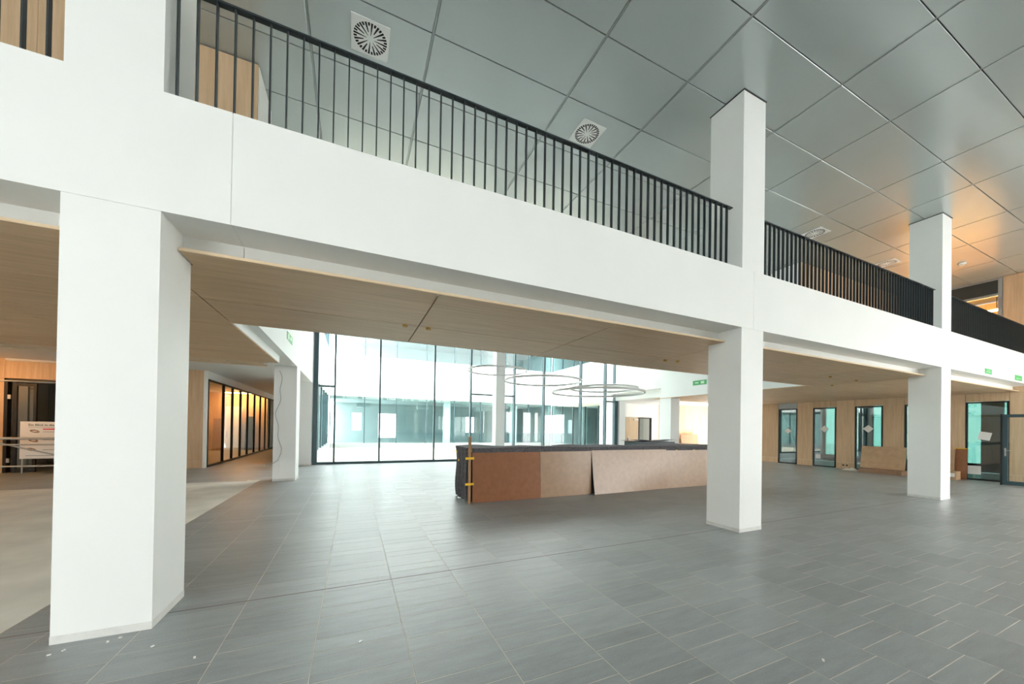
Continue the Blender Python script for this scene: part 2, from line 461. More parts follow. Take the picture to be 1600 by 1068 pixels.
# ================================================================== COLUMNS
def column(x1, y0, label, ztop=ZC, upper=True, zmid=ZS, depth=YB-YF, w=W):
    o = thing(empty('column', (x1-w/2, y0+depth/2, 0)), label, 'column')
    def part(n, mat, b): child_at(box(n, mat, b), o)
    bpy.context.view_layer.update()
    part('shaft', M_white, (x1-w, x1, y0, y0+depth, 0.055, zmid+.01))
    part('base_strip', M_offwhite, (x1-w-.002, x1+.002, y0-.002, y0+depth+.002, 0, .055))
    if upper:
        part('upper_shaft', M_white, (x1-w, x1, y0, y0+depth, ZT-.06, ztop-.012))
        part('ceiling_collar', M_darkstrip, (x1-w-.012, x1+.012, y0-.012, y0+depth+.012, ztop-.012, ztop))
    return o
column(X1, YF, 'white square column standing beside the bare beige screed, rising through the gallery')
column(X1+S, YF, 'white square column in front of the wrapped reception counter, rising through the gallery')
column(X1+2*S, YF, 'white square column between the leaning brown boards and the cardboard boxes')
column(XA, YA, 'white column with a thin loose cable hanging down its face', upper=False, zmid=ZS, depth=.6)
column(XA, YG-.25, 'white column against the dark frame at the corridor end of the glass wall', upper=False, zmid=ZS, depth=.5)
column(12.81, YA, 'white column beside the warm lit oak passage wall behind the counter', upper=False, zmid=ZS, depth=.6)
column(13.35, YG-.25, 'narrow white column at the door end of the glass wall', upper=False, zmid=ZS-.02, depth=.5, w=.42)
cc = thing(empty('column', (5.88, YG-.55, 0)), 'slim white column in front of the courtyard glass wall behind the counter', 'column')
box('shaft', M_white, (-.21, .21, -.21, .21, 0.05, ZC-.01), cc); box('base_strip', M_offwhite, (-.212, .212, -.212, .212, 0, .05), cc)

# ================================================================== RAILINGS
ME_BAR = MB().box(-.005, .005, -.018, .018, ZT, 4.80).mesh('baluster'); ME_BAR.materials.append(M_rail)
YRAIL = 3.50
def railing(x0, x1, first, label):
    o = thing(empty('railing', ((x0+x1)/2, YRAIL, 0)), label, 'railing')
    cx = (x0+x1)/2
    x = first
    while x < x1-.005:
        link('baluster', ME_BAR, o, (x-cx, 0, 0)); x += .1178
    box('handrail', M_rail, (x0-cx, x1-cx+.02, -.026, .026, 4.80, 4.814), o)
    box('base_rail', M_rail, (x0-cx, x1-cx+.16 if x1 < 15 else x1-cx, -.045, .026, ZT, ZT+.012), o)
    return o
railing(-6.2, X1-W-.01, -6.18, 'dark steel balustrade in front of the oak wall left of the first gallery column')
railing(X1+.005, 5.06, -0.675-.1178*5, 'dark steel balustrade between the first and second gallery columns')
railing(X1+S+.005, 12.10, X1+S+.03, 'dark steel balustrade between the second and third gallery columns')
railing(X1+2*S+.005, XR-.01, X1+2*S+.03, 'dark steel balustrade leading to the orange lit upper room')

# ================================================================== CEILING AIR DIFFUSERS
def diffuser_mesh():
    """square plate with a ring of radial slots cut through it"""
    N = 96; rs = [.02, .045, .085, .135, .165, .205]; half = .235
    mb = MB()
    def P(r, k): t = 2*math.pi*k/N; return (r*math.cos(t), r*math.sin(t), 0)
    def SQ(k):
        t = 2*math.pi*k/N; c, s = math.cos(t), math.sin(t); q = half/max(abs(c), abs(s)); return (c*q, s*q, 0)
    for k in range(N):
        ph = k % 12                                   # 8 groups of 12
        for i in range(len(rs)-1):
            slot = False
            if ph in (0, 1) and 1 <= i <= 4: slot = True      # long slots
            if ph in (6, 7) and 2 <= i <= 4: slot = True      # medium
            if ph in (3, 4, 9, 10) and i == 4: slot = True     # short
            if slot and i == 1 and ph == 1: slot = True
            if not slot: mb.quad(P(rs[i], k), P(rs[i+1], k), P(rs[i+1], k+1), P(rs[i], k+1))
        mb.quad(P(rs[-1], k), SQ(k), SQ(k+1), P(rs[-1], k+1))
        mb.quad((0, 0, 0), P(rs[0], k), P(rs[0], k+1))
    me = mb.mesh('plate'); me.materials.append(M_diff); return me
M_diff = plain('diffuser_white', (.82, .84, .84), .45)
ME_DP = diffuser_mesh()
ME_DB = MB().tube([(0, 0, .006), (0, 0, .009)], .215, 32).mesh('slot_backing'); ME_DB.materials.append(M_darkgap)
mbr = MB(); h = .235
for q in ((-h, h, -h, -h+.006), (-h, h, h-.006, h), (-h, -h+.006, -h, h), (h-.006, h, -h, h)): mbr.box(*q, 0, .012)
ME_DR = mbr.mesh('rim'); ME_DR.materials.append(M_diff)
for (dx, dy, lab) in ((.12, 5.04, 'square ceiling air diffuser with radial slots above the first balustrade, on the oak wall side'),
                      (3.6, 5.08, 'square ceiling air diffuser with radial slots between the first two gallery columns, beside the second'),
                      (10.7, 5.15, 'square ceiling air diffuser with radial slots above the balustrade after the second column'),
                      (14.5, 5.14, 'square ceiling air diffuser with radial slots beside the third gallery column')):
    d = thing(empty('air_diffuser', (dx, dy, ZC-.012)), lab, 'air vent', 'ceiling air diffusers')
    link('plate', ME_DP, d); link('slot_backing', ME_DB, d); link('rim', ME_DR, d)
sd = thing(empty('smoke_detector', (16.45, 4.2, ZC)), 'small round smoke detector on the orange tinted ceiling', 'detector')
MB().tube([(0, 0, 0), (0, 0, -.03)], .09, 20).obj('base', M_paper, sd); MB().tube([(0, 0, -.03), (0, 0, -.07)], .055, 16).obj('sensor', M_ring, sd)

# ================================================================== COURTYARD GLASS WALL
gw = struct(empty('window_1'), 'tall dark framed glass wall onto the courtyard', 'window')
XG0, XG1 = -1.38, 12.92
mull = [-.66, .96, 3.14, 4.73, 6.85, 8.42, 10.57, 12.12]
def mullion(xa, xb, dep=.18): box('mullion', M_frame, (xa, xb, YG-dep+.05, YG+.06, .09, ZC-.01), gw)
mullion(XG0, XG0+.16); mullion(XG1-.2, XG1)
for x in mull: mullion(x-.03, x+.03, .2 if x > 4 else .12)
box('sill', M_frame, (XG0, XG1, YG-.06, YG+.06, 0, .09), gw)
edges = [XG0+.16]+mull+[XG1-.2]
for i, (a, b) in enumerate(zip(edges, edges[1:])):
    if i > 0: a += .03
    if i < len(edges)-2: b -= .03
    if i in (0, 4, 8):
        box('transom', M_frame, (a, b, YG-.05, YG+.05, 2.93, 3.0), gw)
        box('pane', M_glass, (a, b, YG, YG+.008, .09, 2.93), gw); box('pane', M_glass, (a, b, YG, YG+.008, 3.0, ZC-.01), gw)
    else: box('pane', M_glass, (a, b, YG, YG+.008, .09, ZC-.01), gw)

# ================================================================== COURTYARD AND OPPOSITE WING
gr = struct(box('ground', M_concrete, (-10, 60, 15.3, 60, -.22, -.02)), 'white paved courtyard ground', 'ground')
gr3 = struct(box('ground_side', M_concrete, (-60, -10.02, -5, 40, -.22, -.02)), 'pale paving outside the left side wall', 'ground')
gr4 = struct(box('ground_entrance', M_concrete, (XR+.13, 60, -5, 2.7, -.22, -.02)), 'pale paving outside the side entrance', 'ground')
gr2 = struct(box('ground_front', M_concrete, (-60, 60, -60, -5.02, -.22, -.02)), 'pale forecourt paving outside the hall', 'ground')
YX, XW = 26.0, 15.2
def wing(name, label, along, fixed, a0, a1, sign, panes, dep=6):
    """facade wing: along 'X' or 'Y'; fixed = plane coordinate; sign = direction into the building"""
    o = thing(empty(name), label, 'building')
    def B(n, mat, u0, u1, d0, d1, z0, z1):
        d0, d1 = sorted((fixed+sign*d0, fixed+sign*d1))
        return box(n, mat, (u0, u1, d0, d1, z0, z1) if along == 'X' else (d0, d1, u0, u1, z0, z1), o)
    B('spandrel', M_extwhite, a0, a1, 0, .5, 3.45, 6.2)
    B('roof_band', M_extwhite, a0, a1, 0, .5, 8.1, 9.6)
    B('floor_plate', M_extdark, a0, a1, .5, dep, 3.3, 3.6)
    B('ground_plate', M_extdark, a0, a1, .1, dep, -.02, .1)
    B('roof_plate', M_extdark, a0, a1, .5, dep, 8.1, 8.3)
    B('plinth', M_greyframe, a0, a1, .02, .3, -.02, .3)
    n = panes; st = (a1-a0)/n
    for k in range(n+1):
        u = a0+k*st
        B('mullion', M_frame, u-.03, u+.03, .05, .17, .3, 3.45); B('mullion', M_frame, u-.03, u+.03, .05, .17, 6.2, 8.1)
    for k in range(n):
        u = a0+k*st
        B('pane', M_glass3, u+.03, u+st-.03, .1, .11, .3, 3.45); B('pane', M_glass3, u+.03, u+st-.03, .1, .11, 6.2, 8.1)
    return o, B
o, B = wing('courtyard_wing', 'white rendered wing with teal glazing facing us across the courtyard', 'X', YX, -1.4, XW, 1, 8)
# back wall of its rooms, with openings to daylight behind
for (u0, u1) in ((-1.4, -.1), (.6, 1.9), (3.3, 9.4), (10.2, XW)): B('back_wall', M_extdark, u0, u1, 5.4, 5.6, .1, 3.4)
for (u0, u1, z0, z1) in ((-.1, .6, 2.5, 3.4), (1.9, 3.3, 2.5, 3.4), (9.4, 10.2, 2.4, 3.4), (-.1, .6, .1, 1.1), (9.4, 10.2, .1, 1.0), (1.9, 3.3, .1, .5)):
    B('back_wall', M_extdark, u0, u1, 5.4, 5.6, z0, z1)
B('back_wall', M_extdark, -1.4, XW, 5.4, 5.6, 3.6, 8.1)
B('end_wall', M_extdark, XW-.15, XW, .15, 5.4, .1, 8.1)
for u in (6.3, 11.9): B('inner_column', M_extwhite, u, u+.45, .7, 1.15, .1, 3.4)
for u in (0.2, 4.4, 9.0): B('ceiling_unit', M_greyframe, u, u+.9, 1.4, 1.9, 2.8, 3.1)
o, B = wing('courtyard_wing', 'white rendered wing with teal glazing on the door side of the courtyard', 'Y', XW, 18.2, YX, 1, 5)
B('back_wall', M_extdark, 18.2, YX, 5.4, 5.6, .1, 8.1)
B('end_wall', M_extdark, YX-.2, YX-.05, .12, 5.4, .1, 8.1); B('end_wall', M_extdark, 18.2, 18.3, .12, 5.4, .1, 8.1)
for u in (19.2, 22.8): B('inner_column', M_extwhite, u, u+.45, .9, 1.35, .1, 3.4)
o, B = wing('courtyard_wing', 'white rendered wing with teal glazing on the corridor side of the courtyard', 'Y', -1.45, 15.9, YX, -1, 6, .64)
B('back_wall', M_white, 15.9, YX, .56, .64, .1, 3.2)

# ================================================================== LEFT REAR: oak wall, dark opening, corridor
wl = struct(empty('wall_left_rear'), 'oak clad rear wall with a dark framed opening', 'wall')
OX0, OX1 = -9.0, -6.4
for (a, b, z0, z1) in ((-9.88, OX0-.006, 0, 3.24), (OX0, -7.7, 2.68, 3.18), (-7.69, OX1, 2.68, 3.18), (OX1+.006, -5.8, .26, 3.24), (-5.79, -5.05, .26, 3.24), (-5.04, -4.56, .26, 3.24), (OX1+.006, -5.05, 0, .252), (-5.04, -4.56, 0, .252)):
    box('oak_panel', M_oakwall, (a, b, YL, YL+.05, z0, z1), wl)
box('header', M_ceilwhite, (OX0, OX1, YL, YL+.05, 3.185, 3.24), wl)
dr = struct(empty('door_1'), 'black framed doorway in the rear oak wall', 'door')
for b_ in ((OX0, OX0+.07, 0, 2.66), (OX1-.07, OX1, 0, 2.66), (OX0, OX1, 2.58, 2.66)): box('frame', M_black, (b_[0], b_[1], YL-.02, YL+.12, b_[2], b_[3]), dr)
lf = box('leaf', M_black, (OX0+.16, OX0+.24, YL-.01, YL+.05, .0, 2.55), dr)
for q in ((OX0+.24, OX0+.62, .0, .12), (OX0+.24, OX0+.62, 2.47, 2.55), (OX0+.56, OX0+.62, .12, 2.47)): box('leaf_frame', M_black, (q[0], q[1], YL, YL+.05, q[2], q[3]), dr)
box('leaf_pane', M_glass2, (OX0+.24, OX0+.56, YL+.02, YL+.03, .12, 2.47), dr)
for z in (.35, 2.15): box('hinge', M_steel, (OX0+.08, OX0+.14, YL-.04, YL-.01, z-.06, z+.06), dr)
struct(box('wall_left_room', M_greywall, (-9.88, -7.75, 18.2, 18.3, 0, 3.24)), 'plain grey wall inside the dark doorway', 'wall')
wside = struct(empty('wall_left'), 'white side wall at the left end of the hall', 'wall')
box('lower_wall', M_white, (-10.0, -9.9, -5, 27, -.1, 3.9), wside); box('upper_wall', M_white, (-10.0, -9.9, -5, YG+.3, 3.9, ZC+.2), wside)
# poster board leaning in the opening
pb = thing(empty('poster_board', (-8.02, YL-.42, 0)), 'white printed information board behind the scaffold tubes', 'poster')
pm = box('board', M_paper, (-.42, .9, -.006, .006, .42, 1.46), pb)
tx = bpy.data.curves.new('title_text', 'FONT'); tx.body = 'Ein Blick in die'; tx.size = .085; tx.extrude = .001
to0 = bpy.data.objects.new('title_text', tx); COL.objects.link(to0); bpy.context.view_layer.update()
tme = bpy.data.meshes.new_from_object(to0.evaluated_get(bpy.context.evaluated_depsgraph_get())); bpy.data.objects.remove(to0)
to = bpy.data.objects.new('title_text', tme); COL.objects.link(to); to.parent = pb; tme.materials.clear(); tme.materials.append(M_print); to.location = (-.26, -.012, 1.34); to.rotation_euler = (R(90), 0, 0);
for (x, z, w_, h_, c) in ((-.26, 1.30, .8, .008, M_greywall), (.02, 1.235, .7, .03, M_red), (.02, 1.17, .6, .012, M_greywall), (.02, .99, .6, .02, M_greywall), (.02, .94, .6, .012, M_greywall), (.02, .66, .6, .015, M_greywall), (-.30, .50, 1.0, .014, M_greywall)):
    box('print_line', c, (x, x+w_, -.009, -.006, z, z+h_), pb)
for (x, z) in ((-.14, 1.19), (-.16, .93), (-.2, .68)):
    MB().grid(10, 3, lambda u, v: (x+(.05+.05*v)*math.cos(2*math.pi*u+.4*v), -.008, z+(.012+.035*v)*math.sin(2*math.pi*u))).obj('print_drawing', M_card2, pb)
for x in (-.38, .85): box('leg', M_alu, (x-.012, x+.012, .008, .03, 0, 1.4), pb)
# mobile scaffold
sf = thing(empty('scaffold', (-8.4, 13.6, 0)), 'grey tube scaffold standing in front of the dark doorway', 'scaffold')
def bar(n, p, q, r=.024, mat=M_alu): MB().tube([p, q], r, 8).obj(n, mat, sf)
for (x, y) in ((-.52, 0), (-.52, .75), (2.2, 0), (2.2, .75)): bar('upright', (x, y, 0), (x, y, 2.62), .022)
for z in (.30, .86, 2.5): bar('ledger', (-.95, 0, z), (2.3, 0, z), .02)
bar('ledger', (-.95, 0, 1.02), (2.3, 0, 1.02), .032)
bar('brace', (-.95, .03, 1.25), (2.2, .03, .25), .02)
bar('tape_wrap', (-.94, 0, 1.02), (-.33, 0, 1.02), .034, M_red)
for z in (.38, 2.15): MB().box(-.56, -.48, -.05, -.02, z-.05, z+.05).obj('coupler', M_paper, sf)
# corridor glazing
cg = struct(empty('window_2'), 'dark framed glass partition along the rear corridor', 'window')
XC = -4.5
ys = [15.15, 16.75, 17.85, 19.0, 20.15, 21.4, 22.6, 23.8, 24.9, 26.2, 27]
for i, y in enumerate(ys): box('mullion', M_black, (XC-.05, XC+.03, y-.03, y+.03, 0, 2.98), cg)
box('bottom_rail', M_black, (XC-.05, XC+.03, ys[0], 27, 0, .07), cg); box('top_rail', M_black, (XC-.05, XC+.03, ys[0], 27, 2.93, 2.98), cg)
for a, b in zip(ys, ys[1:]):
    box('pane', M_glass, (XC-.012, XC-.004, a+.03, b-.03, .07, 2.93), cg)
for y in (16.9, 19.15, 21.55): MB().tube([(XC+.07, y, .95), (XC+.07, y, 1.2)], .012, 6).obj('handle', M_steel, cg)
ws = struct(box('wall_corridor', M_white, (XC-.06, XC+.04, YL-.02, 27, 2.985, 3.24)), 'white header above the corridor glazing', 'wall')
box('reveal', M_white, (XC-.06, XC+.02, YL-.02, 15.1, 0, 2.985), ws)
wrm = struct(empty('wall_corridor_room'), 'warm lit oak wall inside the glazed corridor rooms', 'wall')
for k in range(12): box('oak_panel', M_oakwall, (-7.7, -7.65, 15.1+k*.98, 15.1+k*.98+.97, 0, 3.24), wrm)
box('end_wall', M_white, (-9.9, -1.9, 27, 27.1, 0, 3.3), wrm)
for k in range(4): box('cross_panel', M_oakwall, (-7.6+.76*k, -7.6+.76*k+.755, 24.6, 24.7, 0, 3.24), wrm)
lp = thing(empty('ceiling_lamp', (-5.5, 24.0, 3.2)), 'warm linear lamp glowing inside the glazed corridor rooms', 'lamp')
box('tube', M_warmroom, (-.85, .85, -.06, .06, -.05, -.02), lp); box('housing', M_paper, (-.9, .9, -.08, .08, -.02, .03), lp)
lp = thing(empty('ceiling_lamp_offscreen', (-9.25, 13.3, 3.24)), 'warm linear lamp over the scaffold lighting the rear oak wall', 'lamp')
box('tube', M_warm, (-.5, .5, -.05, .05, -.05, -.02), lp); box('housing', M_paper, (-.55, .55, -.07, .07, -.02, .02), lp)
for (x, hh, wd, lab, mt_) in ((-6.75, 1.75, .45, 'narrow dark board leaning against the oak wall inside the corridor room', M_card2), (-6.1, 2.45, .75, 'tall white panel leaning against the oak wall behind the corridor glazing', M_paper), (-5.35, 1.9, .35, 'narrow black panel leaning beside the tall white panel in the corridor room', M_black)):
    o = MB().box(-wd/2, wd/2, -.02, .02, 0, hh).obj('leaning_board', mt_); o.location = (x, 24.2, 0.008); o.rotation_euler.x = R(-7)
    thing(o, lab, 'board')
# hanging cable
pts = []
for i in range(26):
    t = i/25; z = 2.9-t*2.35
    pts.append((XA-W+.12+.05*math.sin(t*9)+.03*math.sin(t*23), YA-.02, z))
pts += [(XA-W+.05, YA-.04, .5), (XA-W-.06, YA-.08, .42), (XA-W-.12, YA-.1, .40), (XA-W-.17, YA-.1, .47)]
thing(MB().tube(pts, .006, 6).obj('loose_cable', M_greywall, smooth=True), 'thin grey cable hanging loosely down the rear column', 'cable')

# ================================================================== RIGHT REAR: passage behind the counter
wr = struct(empty('wall_right_rear'), 'white rear wall with a doorway right of the glass wall', 'wall')
box('wall_face', M_white, (13.3, 15.15, 17, 17.1, 0, 3.12), wr); box('wall_face', M_white, (17.25, 18.3, 17, 17.1, 0, 3.12), wr)
box('wall_face', M_white, (15.15, 17.25, 17, 17.1, 2.26, 3.12), wr); box('oak_reveal', M_oakwall, (18.0, 18.15, 16.8, 17, 0, 3.12), wr)
box('room_back', M_greywall, (15.0, 17.6, 18.0, 18.1, 0, 3.12), wr); box('outer_wall', M_white, (13.36, 13.46, YG+.06, 17, 0, ZC), wr); box('upper_outer_wall', M_white, (13.46, 24, 17, 17.1, 3.16, ZC), wr)
d3 = struct(empty('door_2'), 'pale wood door beside a dark doorway in the white rear wall', 'door')
box('leaf', M_doorwood, (15.16, 16.15, 16.95, 17.0, .01, 2.24), d3); box('frame', M_black, (16.16, 16.28, 16.94, 17.08, 0, 2.26), d3)
box('frame', M_black, (17.19, 17.25, 16.94, 17.08, 0, 2.26), d3); box('frame', M_black, (16.28, 17.19, 16.94, 17.08, 2.2, 2.26), d3)
box('closer', M_steel, (15.75, 16.1, 16.88, 16.95, 2.08, 2.14), d3); MB().tube([(15.25, 16.9, 1.05), (15.42, 16.9, 1.05)], .015, 6).obj('handle', M_steel, d3)
hz = thing(MB().tube([(15.24, 16.86, 1.0), (15.27, 16.84, .7), (15.25, 16.85, .35), (15.27, 16.85, .02)], .03, 8).obj('hose', M_blue, smooth=True), 'short blue hose hanging beside the pale wood door', 'hose')
struct(box('wall_passage_blocker', M_white, (21.9, 22.0, 12.12, 16.3, 0, 3.1)), 'added white wall shutting daylight out of the rear right passage', 'wall')  # unseen wall added to keep side daylight off the oak passage wall
ow = struct(empty('wall_passage'), 'oak clad wall at the back of the rear right passage', 'wall')
for k in range(4): box('oak_panel', M_oakwall, (18.5+.75*k, 18.5+.75*k+.74, 16.2, 16.25, 0, 3.1), ow)
lp = thing(empty('ceiling_lamp', (19.6, 14.6, 3.1)), 'warm lamp lighting the oak passage wall', 'lamp')
box('tube', M_warm, (-.8, .8, -.05, .05, -.05, -.02), lp); box('housing', M_paper, (-.85, .85, -.07, .07, -.02, .02), lp)
o = MB().box(-.75, .75, -.02, .02, 0, 1.25).obj('brown_panel', M_card2); o.location = (19.4, 15.8, .005); o.rotation_euler.x = R(-8)
thing(o, 'brown sheet leaning against the oak passage wall', 'board')

# ================================================================== RIGHT WALL: oak piers and glazing
wg = struct(empty('wall_right'), 'oak clad wall with tall glazed openings', 'wall')
wins = [(9.75, 10.55), (8.28, 9.12), (6.80, 7.65), (5.45, 6.20), (3.86, 4.74)]
ZH = 2.60
piers = [(10.56, 12.0), (9.13, 9.74), (7.66, 8.27), (6.21, 6.79), (4.75, 5.44), (2.9, 3.85)]
for (a, b) in piers:
    box('oak_panel', M_oakwall, (XR, XR+.05, a, b, .262, ZW-.003), wg); box('oak_plinth', M_oakwall, (XR, XR+.05, a, b, 0, .255), wg)
for (a, b) in piers: box('pier_core', M_white, (XR+.051, XR+.12, a, b, 0, ZW-.003), wg)
for i, (a, b) in enumerate(wins):
    box('oak_header' if i else 'grey_header', M_oakwall if i else M_greyframe, (XR, XR+.05, a, b, ZH+.005, ZW-.003), wg)
for k in range(6): box('oak_panel', M_oakwall, (XR, XR+.05, -5+1.31*k, -5+1.31*k+1.3, 0 if k in (0, 5) else 2.9, ZC), wg)
for k in range(0, 2): box('upper_oak_panel', M_oakwall, (XR, XR+.05, 2.9+.56*k, 2.9+.56*k+.55 if k == 0 else 4.0, ZW+.002, ZC-.006), wg)
box('core', M_white, (XR+.06, XR+.12, -5, 3.86, 2.9, ZC), wg); box('core', M_white, (XR+.06, XR+.12, -5, -3.7, 0, 2.9), wg); box('core', M_white, (XR+.06, XR+.12, 1.56, 3.86, 0, 2.9), wg)
for i, (a, b) in enumerate(wins):
    w_ = struct(empty('window_%d' % (i+3)), 'tall dark framed glass panel between oak piers', 'window')
    t = .05 if i < 4 else .045
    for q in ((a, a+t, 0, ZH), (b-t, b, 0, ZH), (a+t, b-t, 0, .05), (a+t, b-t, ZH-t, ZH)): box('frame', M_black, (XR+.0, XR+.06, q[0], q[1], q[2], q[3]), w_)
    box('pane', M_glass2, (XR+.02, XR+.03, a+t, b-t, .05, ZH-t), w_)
# rooms behind the right wall
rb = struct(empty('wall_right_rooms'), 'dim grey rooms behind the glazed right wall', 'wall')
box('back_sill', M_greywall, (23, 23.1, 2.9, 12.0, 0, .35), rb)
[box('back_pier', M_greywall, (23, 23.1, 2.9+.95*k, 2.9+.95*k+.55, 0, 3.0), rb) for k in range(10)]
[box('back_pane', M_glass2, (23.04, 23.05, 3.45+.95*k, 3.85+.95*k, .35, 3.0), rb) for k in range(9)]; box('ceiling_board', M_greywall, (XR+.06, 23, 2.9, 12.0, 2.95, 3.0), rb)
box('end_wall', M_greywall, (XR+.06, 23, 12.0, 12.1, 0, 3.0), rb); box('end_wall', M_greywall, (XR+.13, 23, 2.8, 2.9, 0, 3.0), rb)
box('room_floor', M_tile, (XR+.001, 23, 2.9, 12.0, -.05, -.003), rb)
for (y, zz) in ((9.95, 0), (10.05, 1)):
    o = MB().tube([(20.2+.5*zz, 10.2+.4*zz, .03), (20.2+.5*zz, 11.1-.4*zz, 2.5)], .03, 8).obj('prop_tube', M_paper); thing(o, ('leaning pale prop tube behind the window next to the rear passage', 'upright pale prop tube behind the window next to the rear passage')[zz], 'tube')
for (i, y, z, rot, s_, lab) in ((0, 10.14, 1.55, 45, .10, 'small paper diamond sticker on the window next to the rear passage'), (1, 8.70, 1.66, 45, .11, 'small paper diamond sticker on the middle dark window'), (2, 7.24, 1.68, 45, .115, 'small paper diamond sticker on the window beside the leaning brown board'),
                                (1, 8.93, .44, 0, .10, 'square white paper low on the middle dark window'), (2, 7.33, .36, 10, .11, 'square white paper low on the window beside the leaning brown board'), (4, 4.34, 1.47, 12, .13, 'tilted white paper on the glass beside the open door'), (4, 4.55, .33, 0, .14, 'white paper low on the glass behind the cardboard boxes')):
    o = MB().box(-.001, .001, -s_, s_, -s_, s_).obj('paper_note', M_paper); o.location = (XR+.017, y, z); o.rotation_euler.x = R(rot); thing(o, lab, 'paper')
for y in (8.02, 7.90):
    o = MB().tube([(XR-.006, y, .14), (XR+.002, y, .14)], .035, 14).obj('socket', M_black); thing(o, 'round black socket in the oak plinth between two windows', 'socket', 'sockets in the oak plinth')
# upper right room behind the railing
ur = struct(empty('window_8'), 'upper window onto an orange lit room', 'window')
box('frame', M_greyframe, (XR, XR+.08, 3.99, 4.09, ZT, ZC-.01), ur); box('frame', M_greyframe, (XR, XR+.08, 4.09, 12, 6.02, 6.10), ur)
box('frame', M_greyframe, (XR, XR+.08, 4.09, 12, ZC-.06, ZC-.01), ur); box('frame', M_greyframe, (XR, XR+.08, 8.0, 8.1, ZT, 6.02), ur)
box('upper_panel', M_darkstrip, (XR+.03, XR+.05, 4.09, 12, 6.10, ZC-.06), ur); box('pane', M_glass, (XR+.03, XR+.04, 4.09, 8.0, ZT, 6.02), ur)
ro = struct(empty('wall_upper_room'), 'orange lit oak walls of the upper room', 'wall')
box('back_wall', M_oakwall, (22.4, 22.5, 3.0, 12, ZT, ZC), ro); box('side_wall', M_oakwall, (XR+.1, 22.4, 3.0, 3.1, ZT, ZC), ro)
box('dark_band', M_darkstrip, (22.3, 22.39, 3.1, 12, 4.9, 5.2), ro); box('room_floor', M_extdark, (XR+.06, 22.4, 3.1, 12, ZT-.1, ZT), ro)
box('end_wall', M_oakwall, (XR+.1, 22.4, 12, 12.1, ZT, ZC), ro)
lp = thing(empty('ceiling_lamp', (20.3, 6.2, 5.86)), 'long warm light strip glowing in the upper room', 'lamp')
box('tube', M_warmhigh, (-.06, .06, -2.3, 2.3, -.04, 0), lp); box('housing', M_paper, (-.08, .08, -2.35, 2.35, 0, .04), lp)
for x in (-1, 1): box('hanger', M_darkstrip, (-.01, .01, x*1.8-.01, x*1.8+.01, .04, .72), lp)

# upper oak partitions on the gallery
wu = struct(empty('wall_gallery_left'), 'oak partition on the upper gallery with a white end face', 'wall')
for k in range(8): box('oak_panel', M_oakwall, (-9.88+1.071*k, -9.88+1.071*k+1.067, 6.07, 6.10, ZT-.05, ZC-.015), wu)
box('end_face', M_white, (-9.88, -1.306, 6.10, 6.9, ZT-.05, ZC-.012), wu)
wu = struct(empty('wall_gallery_right'), 'oak partition on the upper gallery behind the second balustrade', 'wall')
for k in range(6): box('oak_panel', M_oakwall, (12.12+1.14*k, 12.12+1.14*k+1.136, 6.17, 6.20, ZT-.05, ZC-.015), wu)
box('core', M_white, (12.12, XR, 6.20, 6.9, ZT-.05, ZC-.012), wu)

# ================================================================== RECEPTION COUNTER
ct = thing(empty('reception_counter', (6.1, 7.15, 0)), 'long reception counter wrapped in dark grey felt behind brown boards', 'counter')
CX, CYc = 6.1, 7.15
def C(n, mat, b): return box(n, mat, (b[0]-CX, b[1]-CX, b[2]-CYc, b[3]-CYc, b[4], b[5]), ct)
C('body', M_darkstrip, (2.16, 10.3, 6.86, 7.55, 0, 1.06)); C('body', M_darkstrip, (9.5, 10.3, 7.55, 9.0, 0, 1.06))
C('back_body', M_darkstrip, (8.0, 9.5, 8.35, 9.0, 0, 1.13))
rnd = random.Random(3)
def felt_top(u, v):
    x = 2.05+u*8.3; y = 6.80+v*.80
    return (x-CX, y-CYc, 1.088+.012*math.sin(x*2.1+v*3)+.012*math.sin(x*5.3+1)*v)
MB().grid(60, 6, felt_top).obj('felt_top', M_felt, ct, True)
def felt_front(u, v):
    x = 2.05+u*8.3
    return (x-CX, 6.80-CYc-.006+.006*math.sin(x*11), 1.088+.012*math.sin(x*2.1)-v*(.135+.012*math.sin(x*3.7)))
MB().grid(80, 3, felt_front).obj('felt_front', M_felt, ct, True)
def felt_end(u, v):
    y = 6.80+u*.80; d = .014*(.25+v)*(1.2*math.sin(u*19)+.7*math.sin(u*37+1))
    return (2.05-CX+.035*v-d+.02*math.sin(v*6)*u, y-CYc+.02*v*math.sin(u*9), 1.088*(1-v)+.02*v)
MB().grid(40, 14, felt_end).obj('felt_end', M_felt, ct, True)
MB().grid(20, 6, lambda u, v: (7.9+u*1.7-CX, 8.3+v*.75-CYc, 1.16+.02*math.sin(u*9)+.015*math.sin(v*5))).obj('felt_top', M_felt, ct, True)
for (x) in (5.6, 6.35, 7.1, 7.75, 8.4): C('tape_dab', M_tape, (x, x+.06, 6.775, 6.79, .95, .985))
C('tape_dab', M_tape, (2.09, 2.16, 6.775, 6.785, 1.0, 1.07)); C('tape_dab', M_tape, (2.01, 2.02, 7.35, 7.45, .96, 1.0)); C('tape_dab', M_tape, (1.985, 2.0, 7.1, 7.14, .80, .84))
def hardboard(x0, x1, top, fn, mat, label):
    mb = MB()
    f1 = lambda u, v: (x0+u*(x1-x0), 6.765-.055*(1-v)-fn(u, v), .004+v*top)
    mb.grid(14, 8, f1); n0 = len(mb.v)
    mb.grid(14, 8, lambda u, v: (f1(u, v)[0], f1(u, v)[1]+.005, f1(u, v)[2]))
    o = mb.obj('hardboard_sheet', mat, None, True)
    thing(o, label, 'board')
hardboard(2.17, 3.69, .985, lambda u, v: .02*(1-v)*u, M_hard, 'reddish brown hardboard sheet leaning on the felt counter beside the batten')
